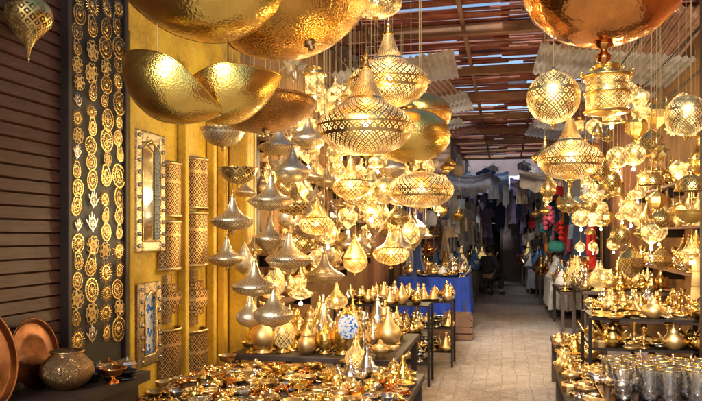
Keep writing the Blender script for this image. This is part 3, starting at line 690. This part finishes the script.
TK['tea_glass']=[('glass_cup',MB().lathe([(0,.004),(.022,.004),(.026,.03),(.025,.05),(.031,.09)],18)),('gilt_rim',MB().tube(ring_pts(.031,18,.09),.0018,5,closed=True)),('thick_base',MB().lathe([(0,0),(.021,0),(.022,.004),(.018,.01),(0,.012)],14))]
LBL={'lidded_pot':('lidded pot','pot'),'cone_lidded_dish':('tagine with conical lid','tagine'),'footed_bowl':('small footed bowl','bowl'),'small_dish':('shallow round dish','dish'),'bracelet':('bracelet with stone','bracelet'),
 'teapot':('teapot with curved spout','teapot'),'candlestick':('turned candlestick','candlestick'),'table_lantern':('small pierced lantern','lantern'),'domed_box':('box with domed lid','box'),'tea_glass':('clear tea glass with gilt rim','glass'),
 'oil_lamp':('oil lamp with spout','oil lamp'),'mini_dish':('tiny dish of beads','dish'),'figurine':('little camel figurine','figurine'),'oval_tray':('small oval tray','tray')}
TM={}
def tmesh(k,i,mat):
    if (k,i,mat) not in TM: TM[(k,i,mat)]=TK[k][i][1].mesh(k+'_'+TK[k][i][0],mat)
    return TM[(k,i,mat)]
def tjoin(k,mat):
    if (k,'j',mat) not in TM:
        mb=MB()
        for nm,b in TK[k]: mb.add(b.v,b.f,0,True,b.uv)
        TM[(k,'j',mat)]=mb.mesh(k,mat)
    return TM[(k,'j',mat)]
MC={'gold':'golden','brass':'brass','brassd':'aged brass','silver':'silver','engr':'engraved brass','engrs':'engraved silver','copper':'copper','glass':'','lits':'glowing','white':'white ceramic','bluec':'blue ceramic','blackc':'glossy black','satin':'satin brass'}
M['white']=m_rough('white_ceramic',(.66,.69,.76),.2,8,.25,.05); M['bluec']=m_rough('blue_ceramic',(.05,.16,.42),.3,8,.25,.05); M['blackc']=m_rough('black_lacquer',(.01,.01,.012),.3,8,.1,.05)
M['satin']=m_metal('satin_brass',(.92,.66,.30),.42,0,.4,.35)
def trinket(k,loc,s,mt,where,simple=False,group='goods on the stall tables'):
    lab=(MC[mt]+' '+LBL[k][0]).strip()+' '+where
    rot=(0,0,R(0,6.28))
    hs=R(.82,1.22)
    if simple:
        ob(k,tjoin(k,M[mt]),loc,rot,None,(s,s,s*hs),lab,LBL[k][1],group); return
    e=thing(k,lab,LBL[k][1],loc,rot,(s,s,s*(hs if k!='tea_glass' else 1)),group)
    for i,(nm,b) in enumerate(TK[k]):
        mm=mt
        if mt=='lits' and nm!='shade': mm='brass'
        if mt=='glass' and nm=='gilt_rim': mm='gold'
        if nm in('stone','beads') and random.random()<.5: mm=random.choice(['bluec','copper','white','silver','blackc'])
        ob(nm,tmesh(k,i,M[mm]),parent=e)
def fill(u0,u1,v0,v1,z,sp,kinds,mats,where,s0=.8,s1=1.15,simple=False,jit=.3,drop=.06):
    v=v0+sp/2
    while v<v1:
        u=u0+sp/2
        while u<u1:
            if random.random()>drop:
                k=random.choice(kinds); mt=random.choice(mats)
                if k=='tea_glass': mt='glass'
                if k=='table_lantern' and random.random()<.35: mt='lits'
                trinket(k,W(u+R(-jit,jit)*sp,v+R(-jit,jit)*sp,z+.001),R(s0,s1)*min(1,sp/.13),mt,where,simple)
            u+=sp
        v+=sp
ALLM=['gold','brass','satin','brassd','engr','satin','silver','brass']
LOW=['small_dish','bracelet','oil_lamp','mini_dish','oval_tray','mini_dish','figurine','bracelet','domed_box','bracelet','mini_dish','oval_tray','small_dish']
table(-1.95,-.5,2.75,4.35,.72,'dark wooden table crowded with brass trinkets')
fill(-1.93,-.52,3.2,4.33,.72,.070,LOW+['oil_lamp','footed_bowl'],['gold','brass','brassd','copper','engr','silver','satin','satin','engrs'],'on dark trinket table',1.0,1.7)
fill(-2.15,-1.83,2.9,3.24,.895,.085,['footed_bowl','small_dish','oil_lamp','domed_box','oval_tray','lidded_pot'],['brassd','silver','blackc','brass','copper','blackc'],'on wooden counter',1.2,1.6)
fill(-1.86,-1.82,2.3,2.9,.895,.085,['small_dish','domed_box','bracelet'],['brassd','silver','blackc','brass'],'on wooden counter',1.2,1.5)
table(-2.0,-.75,4.75,6.1,.72,'dark wooden table with standing lanterns')
fill(-1.95,-.78,4.8,6.05,.72,.14,['table_lantern','lidded_pot','candlestick','table_lantern','teapot','oil_lamp','footed_bowl'],ALLM,'on lantern table',.9,1.6)
for x,y,k,mt,s in((.10,4.28,'cone_lidded_dish','silver',1.0),(.26,4.2,'lidded_pot','brass',1.0),(.03,4.42,'table_lantern','lits',1.1),(.31,4.1,'cone_lidded_dish','gold',.8),(.18,4.05,'oil_lamp','engr',1.2),(.0,4.1,'teapot','silver',.8)):
    trinket(k,(x,y-.05,.725),s,mt,'on trinket table')
e=thing('mosaic_table_lamp','blue and white mosaic glass globe lamp on table','table lamp',(-.02,4.74,.72),(0,0,0))
ob('globe_shade',MB().lathe([(max(.001,.070*math.sin(PI*i/12)),.25-.09*math.cos(PI*i/12)) for i in range(13)],28).mesh('gs',M['mosaic']),parent=e)
ob('lamp_base',MB().lathe([(0,0),(.06,0),(.06,.015),(.02,.03),(.015,.1),(.03,.13),(.02,.155),(.04,.17)],18).mesh('lb',M['brassd']),parent=e)
ob('cap',MB().lathe([(.03,.33),(.035,.345),(.012,.36),(.015,.375),(0,.39)],14).mesh('lc',M['gold']),parent=e)
for vv,zz in((6.3,1.0),(6.3,1.45),(6.3,1.95),(6.3,2.45),(8.0,1.2),(8.0,1.7),(8.0,2.2),(8.0,2.7),(9.6,1.3),(9.6,1.8),(9.6,2.3)):
    e=thing('wall_shelf','narrow wooden wall shelf stacked with lamps','shelf',W(-2.08,vv,zz),FR)
    ob('board',MB().box((0,0,-.012),(.23,1.5,.024)).mesh('b',M['wood']),parent=e)
    for s_ in(-1,1): ob('bracket',MB().box((-.02,s_*.65,-.074),(.18,.02,.1)).mesh('br',M['iron']),parent=e)
    fill(-2.19,-1.97,vv-.73,vv+.73,zz,.17,['table_lantern','lidded_pot','candlestick','teapot','table_lantern'],ALLM,'on wall shelf',1.2,1.7)
for vv,zz in((6.3,1.2),(6.3,1.7),(6.3,2.2),(8.2,1.2),(8.2,1.7),(8.2,2.2),(10,1.2),(10,1.7),(10,2.2)):
    e=thing('wall_shelf','narrow wooden wall shelf stacked with brassware','shelf',W(1.98,vv,zz),FR)
    ob('board',MB().box((0,0,-.012),(.23,1.6,.024)).mesh('b',M['wood']),parent=e)
    for s_ in(-1,1): ob('bracket',MB().box((.02,s_*.65,-.074),(.18,.02,.1)).mesh('br',M['iron']),parent=e)
    fill(1.87,2.09,vv-.78,vv+.78,zz,.19,['table_lantern','lidded_pot','candlestick','teapot','table_lantern'],ALLM,'on wall shelf',1.3,1.8,True)
rack(-1.7,-.64,8.3,8.75,[.2,.48,.80],'black metal rack of silver tagines and teapots')
for z in(.2,.48,.80): fill(-1.68,-.66,8.32,8.73,z,.13,['cone_lidded_dish','teapot','lidded_pot','footed_bowl','cone_lidded_dish'],['silver','brass','engrs','satin'],'on black metal rack',.9,1.2)
rack(-1.8,-.80,7.2,7.6,[.25,.54,.86],'black metal rack of brass teapots and pots')
for z in(.25,.54,.86): fill(-1.78,-.82,7.22,7.58,z,.13,['cone_lidded_dish','teapot','lidded_pot','footed_bowl'],['silver','brass','engrs','satin'],'on black metal rack',.9,1.2)
table(-1.75,-.6,11.4,12.7,.9,'table draped in deep blue cloth','dark','blue')
fill(-1.7,-.62,11.45,12.65,.91,.15,['teapot','lidded_pot','footed_bowl','small_dish'],['silver','white','brass','brassd'],'on blue draped table',1.0,1.8,True)
def crate(u,v,z,s,label):
    e=thing('wooden_crate',label,'crate',W(u,v,z),(0,0,YAW+R(-.2,.2)))
    mb=MB()
    for i in range(4):
        zz=.05+i*.1
        for a,b,c,d in((0,-s/2,s,.015),(0,s/2,s,.015),(-s/2,0,.015,s-.02),(s/2,0,.015,s-.02)): mb.box((a,b,zz),(c,d,.08))
    ob('slats',mb.mesh('cr',M['wood']),parent=e)
    ob('bottom',MB().box((0,0,.01),(s-.03,s-.03,.015)).mesh('cb',M['wood']),parent=e)
crate(-.72,10.7,.005,.42,'slatted wooden crate on alley floor')
crate(-.95,9.8,.005,.42,'slatted wooden crate on alley floor')
table(.95,2.0,9.0,10.6,.9,'dark wooden table covered in brass goods')
fill(.97,1.98,9.05,10.55,.9,.13,['lidded_pot','small_dish','footed_bowl','teapot','oil_lamp','table_lantern'],ALLM,'on gold stall table',1,1.5,True)
table(.85,2.0,6.6,7.9,.84,'dark wooden table heaped with golden trinkets')
fill(.87,1.98,6.65,7.85,.84,.095,LOW+['lidded_pot','candlestick','teapot'],ALLM,'on gold stall table',1.1,1.7)
table(.48,.83,6.2,7.8,.5,'low narrow table of small gold goods')
fill(.5,.82,6.25,7.75,.5,.09,LOW+['lidded_pot'],ALLM,'on low narrow table',1.2,1.6)
RZS=[.34,.56,.78,1.0]
rack(.62,1.9,5.25,5.8,RZS,'black metal rack loaded with golden goods')
for z in RZS: fill(.64,1.88,5.27,5.78,z,.095,LOW+['lidded_pot','teapot','candlestick','oil_lamp'],ALLM,'on black metal rack',1.1,1.65)
table(.32,2.0,3.3,4.85,.72,'dark table with tea glasses and golden teapots')
fill(.34,1.98,4.28,4.83,.72,.078,LOW+['teapot','oil_lamp'],ALLM+['silver'],'on glassware table',1.15,1.6)
fill(.34,.50,3.75,4.22,.72,.08,LOW,ALLM+['silver'],'on glassware table',1.1,1.6)
e=thing('added_backing_tray','added brass rimmed tray backing the tea glasses','tray',W(1.02,3.98,.722),FR)  # tray added as a backing to make the glasses show brighter
bev(ob('tray_plate',MB().box((0,0,.004),(1.02,.50,.008)).mesh('tp',M['traymat']),parent=e),.002)
ob('tray_rim',MB().tube([(-.51,-.25,.012),(.51,-.25,.012),(.51,.25,.012),(-.51,.25,.012)],.007,6,closed=True).mesh('tr',M['brass']),parent=e)
fill(.54,1.5,3.78,4.22,.732,.125,['tea_glass']*8+['oil_lamp'],ALLM+['silver'],'on glassware table',1.75,2.05,jit=.16,drop=.05)
e=thing('column_table_lamp','tall pierced golden column lamp standing on rack','table lamp',W(1.38,5.5,1.0),(0,0,0),(.62,.62,.62))
ob('column_shade',MB().lathe([(.055,.2),(.06,.22),(.045,.5),(.05,.7),(.03,.85)],24).mesh('cs',M['lits']),parent=e)
ob('lamp_base',MB().lathe([(0,0),(.08,0),(.08,.02),(.03,.06),(.045,.12),(.03,.17),(.055,.2)],20).mesh('cb',M['gold']),parent=e)
ob('finial',MB().lathe([(.03,.85),(.045,.87),(.02,.9),(.035,.95),(.01,1.0),(0,1.03)],14).mesh('cf',M['gold']),parent=e)
bev(ob('timber_post',MB().box((0,0,1.75),(.07,.07,3.5)).mesh('tp',M['dark']),W(1.32,5.0,0),FR,label='dark timber post carrying the stall roof',cat='post'))

# ---------------------------------------------------------------- textiles, bags, far stalls
def garment(u,v,z,c,face,s=1.0,scarf=None):
    nx,nz=14,14; vs=[];fs=[]
    ph=R(0,6)
    if scarf is None: scarf=random.random()<.65
    wd=R(.12,.3)
    for j in range(nz+1):
        t=j/nz
        for i in range(nx+1):
            x=i/nx*2-1
            if scarf: hw=wd*(.55+.45*t)+.05*math.sin(t*3+ph); drop_=.2*math.sin(x*2+ph)*t+.05*math.sin(x*7+ph)*t
            else: hw=.14 if t<.03 else (.36 if t<.3 else .19+.12*t); drop_=(abs(x)*.12 if t<.3 else 0)
            vs.append((x*hw,.06*math.sin(x*9+ph)*(.3+t),-t*1.15-drop_))
    for j in range(nz):
        for i in range(nx): fs.append([j*(nx+1)+i,j*(nx+1)+i+1,(j+1)*(nx+1)+i+1,(j+1)*(nx+1)+i])
    nm='hanging_scarf' if scarf else 'hanging_robe'
    e=thing(nm,c+(' scarf' if scarf else ' robe')+' hanging on a wire hanger outside a shop','scarf' if scarf else 'garment',W(u,v,z),(0,0,YAW+face),(s,s,s),'textiles hanging along the alley')
    ob('cloth',MB().add(vs,fs,0,True).mesh('robe',CL[c]),parent=e)
    ob('hanger',MB().tube([(-.14,0,-.02),(0,0,.06),(.14,0,-.02)],.006,6).tube([(0,0,.06),(0,0,.14),(.02,0,.17)],.004,6).mesh('hanger',M['iron']),parent=e)
cs=['navy','black','grey','violet','white','black','grey','grey','beige','navy','violet','sky']
v=10.8
while v<24.3:
    u=-1.5 if v<14 else -1.2+(v-14)*.045
    garment(u+R(-.25,.2),v,R(2.0,2.9),random.choice(cs),R(-1.1,1.1),R(.5,.9)) 
    if random.random()<.6: garment(u+R(-.3,.15),v+.15,R(1.4,2.0),random.choice(cs),R(-1.1,1.1),R(.4,.65))
    v+=R(.3,.55)
v=11.5
while v<24.3:
    uu=1.3 if v<16 else 1.3-(v-16)*.055
    garment(uu+R(-.1,.25),v,R(2.0,3.0),random.choice(['red','orange','white','navy','beige','black','pink','grey','teal','sky']) if v<18 else random.choice(cs),R(-1.1,1.1),R(.45,.8))
    v+=R(.35,.65)
for i in range(34): garment(R(-1.2,1.0),R(19.8,24.4),R(2.5,4.0),random.choice(cs),R(-1.0,1.0),R(.45,.85))
for i in range(12): garment(R(-1.2,-.4) if i%2 else R(.25,.95),R(22.8,24.4),R(1.6,2.4),random.choice(cs),R(-.9,.9),R(.6,.8))
def awning(u0,u1,v,z,c,L,drop):
    mb=MB(); n=16; k=7; vs=[];fs=[]
    for i in range(n+1):
        t=i/n
        for j in range(k):
            s_=j/(k-1)
            vs.append((u0+(u1-u0)*t,v+L*s_,z+drop*(s_-1)*-1*0+drop*s_-.18*math.sin(PI*t)*(1-.4*s_)+.015*math.sin(i*2.2+j)))
    for i in range(n):
        for j in range(k-1): fs.append([i*k+j,i*k+j+1,(i+1)*k+j+1,(i+1)*k+j])
    for i in range(n+1):
        t=i/n; a=vs[i*k]; vs.append((a[0],a[1],a[2]-.22-.03*math.sin(i*1.9)))
    b=(n+1)*k
    for i in range(n): fs.append([i*k,(i+1)*k,b+i+1,b+i])
    ob('cloth_awning',mb.add(vs,fs,0,True).mesh('aw',CL[c]),(0,0,0),FR,label=c+' cloth awning strung over shop fronts',cat='awning')
awning(-1.45,-.35,16.8,2.95,'grey',1.6,.35); awning(.35,1.7,17.6,3.05,'beige',1.6,.35)
awning(-1.4,.1,20.2,3.2,'sky',1.5,.4); awning(.15,1.2,21.4,3.1,'violet',1.5,.4); awning(-1.35,1.15,23.2,3.3,'white',1.5,.5)
bagm=MB().lathe([(0,0),(.12,.0),(.16,.08),(.15,.2),(.1,.26),(.09,.25),(0,.22)],16,0,Matrix.Diagonal((1,.4,1,1)))
bagm2=MB().add([(-.13,-.03,0),(.13,-.03,0),(.15,-.02,.24),(-.15,-.02,.24),(-.13,.03,0),(.13,.03,0),(.15,.02,.24),(-.15,.02,.24)],[[0,1,2,3],[5,4,7,6],[0,3,7,4],[1,5,6,2],[0,4,5,1],[3,2,6,7]])
hand=MB().tube([(-.09,0,.24),(-.07,0,.4),(0,0,.47),(.07,0,.4),(.09,0,.24)],.008,6)
bcache={}
def bag(u,v,z,c):
    q=random.random()<.5
    if (c,q) not in bcache: bcache[(c,q)]=((bagm if q else bagm2).mesh('bag',CL[c]),hand.mesh('bag_handle',CL[c]))
    s=R(.5,1.1)
    e=thing('hanging_bag',c+' woven bag hanging by its handle from shopfront','bag',W(u,v,z),(0,R(-.15,.15),R(-1.5,1.5)),(s,s,s*R(.8,1.3)),'bags hanging along the alley')
    ob('bag_body',bcache[(c,q)][0],parent=e); ob('handle',bcache[(c,q)][1],parent=e)
for i in range(75):
    s_=random.choice([-1,1]); v=R(11,24)
    u=(-1.35 if v<14 else -1.15+(v-14)*.045) if s_<0 else 1.2-(max(0,v-16))*.05
    bag(u+R(-.3,.3),v,R(1.2,3.0),random.choice(['white','grey','beige','grey','sky','navy','black','violet'] if s_<0 else ['white','beige','orange','red','pink','black','grey','teal']))
def beads(u,v,z,c,n):
    mb=MB()
    for i in range(n): mb.lathe([(0,-.05),(.04,-.03),(.056,0),(.04,.03),(0,.05)],10,0,Matrix.Translation((0,0,-i*.1)))
    e=thing('pompom_strand',c+' pompom strand hanging from a rail','hanging ornament',W(u,v,z),(0,0,0),group='colourful strands hanging over the alley')
    ob('pompoms',mb.mesh('b',CL[c]),parent=e)
    ob('string',MB().tube([(0,0,.3),(0,0,-n*.1)],.004,5).mesh('s',M['iron']),parent=e)
for i in range(7):
    beads(R(.75,1.1),R(13,16),R(1.7,2.2),random.choice(['red','pink','teal','red']),random.randint(2,4))
FARK=['lidded_pot','footed_bowl','teapot','cone_lidded_dish','table_lantern','small_dish','candlestick']
for v0,c in((14,'white'),(16.5,None),(19.5,'grey'),(22.3,None)):
    uu=-1.5+(v0-14)*.045
    table(uu,uu+.72,v0,v0+1.8,.75,'stall table with household goods along the alley','dark',c)
    fill(uu,uu+.7,v0+.05,v0+1.75,.76,.17,FARK,['silver','white','bluec','white','brassd'],'on alley stall table',1.5,2.6,True)
for v0,c in((11.3,None),(13.6,'white'),(16.2,None),(18.9,'grey'),(21.5,None)):
    uu=.85 if v0<14 else .85-(v0-14)*.05
    table(uu,uu+.65,v0,v0+1.9,.7,'stall table with pottery along the alley','dark',c)
    fill(uu+.02,uu+.63,v0+.05,v0+1.85,.71,.17,FARK,['white','silver','copper','bluec','brass','white'],'on pottery table',1.5,2.6,True)
for v0,side in((14.2,-1),(18.6,-1),(21.6,-1),(13.2,1),(17.2,1),(20.8,1),(22.8,1)):
    uu=(-1.62+(v0-14)*.04) if side<0 else (1.55-(max(0,v0-14))*.055)
    rack(uu-.15,uu+.15,v0,v0+1.5,[1.2,1.55,1.9,2.25],'tall open shelf of mixed household goods','wood')
    for z in(1.2,1.55,1.9,2.25): fill(uu-.14,uu+.14,v0+.03,v0+1.47,z,.14,FARK,['white','silver','bluec','copper','brass','white'],'on tall open shelf',1.3,1.9,True)

# ---------------------------------------------------------------- seated person
skinm=m_rough('skin',(.42,.24,.16),.15,8,.6,.05); hairm=m_rough('hair',(.01,.008,.007),.3,20,.6,.2)
ST=W(-.46,18.55,.005)
e=thing('stool','low dark wooden stool under seated person','stool',ST,FR)
ob('seat',MB().lathe([(0,.40),(.17,.40),(.18,.415),(.17,.43),(0,.43)],20).mesh('st',M['dark']),parent=e)
for a in range(4):
    c_,s_=math.cos(a*PI/2+.6),math.sin(a*PI/2+.6)
    ob('leg',MB().tube([(c_*.12,s_*.12,.40),(c_*.16,s_*.16,0)],.016,8).mesh('sl',M['dark']),parent=e)
def person(loc,rz,coat,trou,label):
    e=thing('person',label,'person',loc,(0,0,rz))
    def mk(name,V,E,Rr,mat):
        me=bpy.data.meshes.new(name); me.from_pydata(V,E,[]); me.materials.append(mat)
        o=ob(name,me,parent=e); o.modifiers.new('skin','SKIN')
        for i,r in enumerate(Rr): me.skin_vertices[0].data[i].radius=(r if isinstance(r,tuple) else (r,r))
        me.skin_vertices[0].data[0].use_root=True
        s=o.modifiers.new('sub','SUBSURF'); s.levels=2; s.render_levels=2
        return o
    V=[(0,0,.52),(0,.02,.72),(0,.06,.93),(0,.09,1.04),(0,.12,1.11),(0,.14,1.20),(0,.13,1.29),
       (.17,.05,.97),(.25,.10,.72),(.17,.32,.62),(.14,.40,.60),
       (-.17,.05,.97),(-.25,.10,.72),(-.17,.32,.62),(-.14,.40,.60),
       (.10,.06,.52),(.16,.46,.52),(.15,.44,.10),(.16,.58,.04),
       (-.10,.06,.52),(-.16,.44,.52),(-.15,.38,.10),(-.16,.52,.04)]
    E=[(0,1),(1,2),(2,3),(3,4),(4,5),(5,6),(2,7),(7,8),(8,9),(9,10),(2,11),(11,12),(12,13),(13,14),(0,15),(15,16),(16,17),(17,18),(0,19),(19,20),(20,21),(21,22)]
    Rr=[(.13,.1),(.12,.1),(.13,.09),.055,.07,.09,.06,.055,.042,.032,.035,.055,.042,.032,.035,.085,.06,.04,.035,.085,.06,.04,.035]
    mk('body',V,E,Rr,skinm)
    Vc=[(0,0,.54),(0,.02,.74),(0,.06,.94),(0,.085,1.03),(.17,.05,.97),(.26,.10,.72),(.18,.29,.63),(-.17,.05,.97),(-.26,.10,.72),(-.18,.29,.63)]
    Ec=[(0,1),(1,2),(2,3),(2,4),(4,5),(5,6),(2,7),(7,8),(8,9)]
    mk('coat',Vc,Ec,[(.20,.17),(.18,.15),(.18,.13),.08,.09,.075,.06,.09,.075,.06],coat)
    Vt=[(0,.02,.50),(.12,.12,.53),(.16,.47,.525),(.15,.44,.14),(-.12,.12,.53),(-.16,.45,.525),(-.15,.38,.14)]
    mk('trousers',Vt,[(0,1),(1,2),(2,3),(0,4),(4,5),(5,6)],[.14,.11,.09,.075,.11,.09,.075],trou)
    ob('hair',MB().lathe([(0,.125),(.05,.115),(.088,.075),(.1,.02),(.098,-.03),(.09,-.05)],20,0,Matrix.Translation((0,.11,1.215))@Matrix.Rotation(.35,4,'X')).mesh('hair',hairm),parent=e)
    ob('nose',MB().lathe([(0,-.02),(.014,-.01),(.008,.02),(0,.035)],8,0,Matrix.Translation((0,.235,1.2))).mesh('nose',skinm),parent=e)
    for s_ in(-1,1):
        ob('ear',MB().lathe([(0,-.03),(.014,-.015),(.016,.01),(0,.03)],8,0,Matrix.Translation((s_*.092,.13,1.205))).mesh('ear',skinm),parent=e)
        ob('eye',MB().lathe([(0,-.01),(.01,0),(0,.01)],8,0,Matrix.Translation((s_*.035,.222,1.225))).mesh('eye',CL['black']),parent=e)
        yo=.50 if s_>0 else .44
        ob('shoe',MB().lathe([(0,0),(.05,0),(.055,.03),(.04,.08),(0,.09)],14,0,Matrix.Translation((s_*.155,yo,0))@Matrix.Diagonal((1,2.4,1,1))).mesh('shoe',CL['black']),parent=e)
person(ST,YAW-.5,CL['black'],CL['black'],'person in dark coat sitting on a low stool')

# ---------------------------------------------------------------- light, world, camera
w=bpy.data.worlds.new("World"); scene.world=w; w.use_nodes=True
nt=w.node_tree; bg=nt.nodes['Background']; sky=nt.nodes.new('ShaderNodeTexSky'); sky.sky_type='NISHITA'; sky.sun_disc=False
el,az=math.radians(33),math.radians(198)
sky.sun_elevation=el; sky.sun_rotation=az
nt.links.new(sky.outputs[0],bg.inputs[0]); bg.inputs[1].default_value=.15
sun=bpy.data.lights.new('sun','SUN'); sun.energy=4.8; sun.angle=math.radians(8); sun.color=(1,.94,.82)
so=bpy.data.objects.new('sun',sun); COL.objects.link(so)
d=Vector((math.sin(az)*math.cos(el),math.cos(az)*math.cos(el),math.sin(el)))
so.rotation_euler=(-d).to_track_quat('-Z','Y').to_euler(); so.location=(0,0,20)
cam=bpy.data.cameras.new('camera'); co=bpy.data.objects.new('camera',cam); COL.objects.link(co)
co.location=(0,0,1.6); co.rotation_euler=(PI/2,0,0); cam.lens=35; cam.sensor_width=36; cam.shift_y=.05; cam.clip_end=1000; cam.clip_start=.05
scene.camera=co
scene.view_settings.view_transform='Standard'; scene.view_settings.look='None'; scene.view_settings.exposure=0
print('LIGHTS',nl,'OBJS',len(bpy.data.objects))
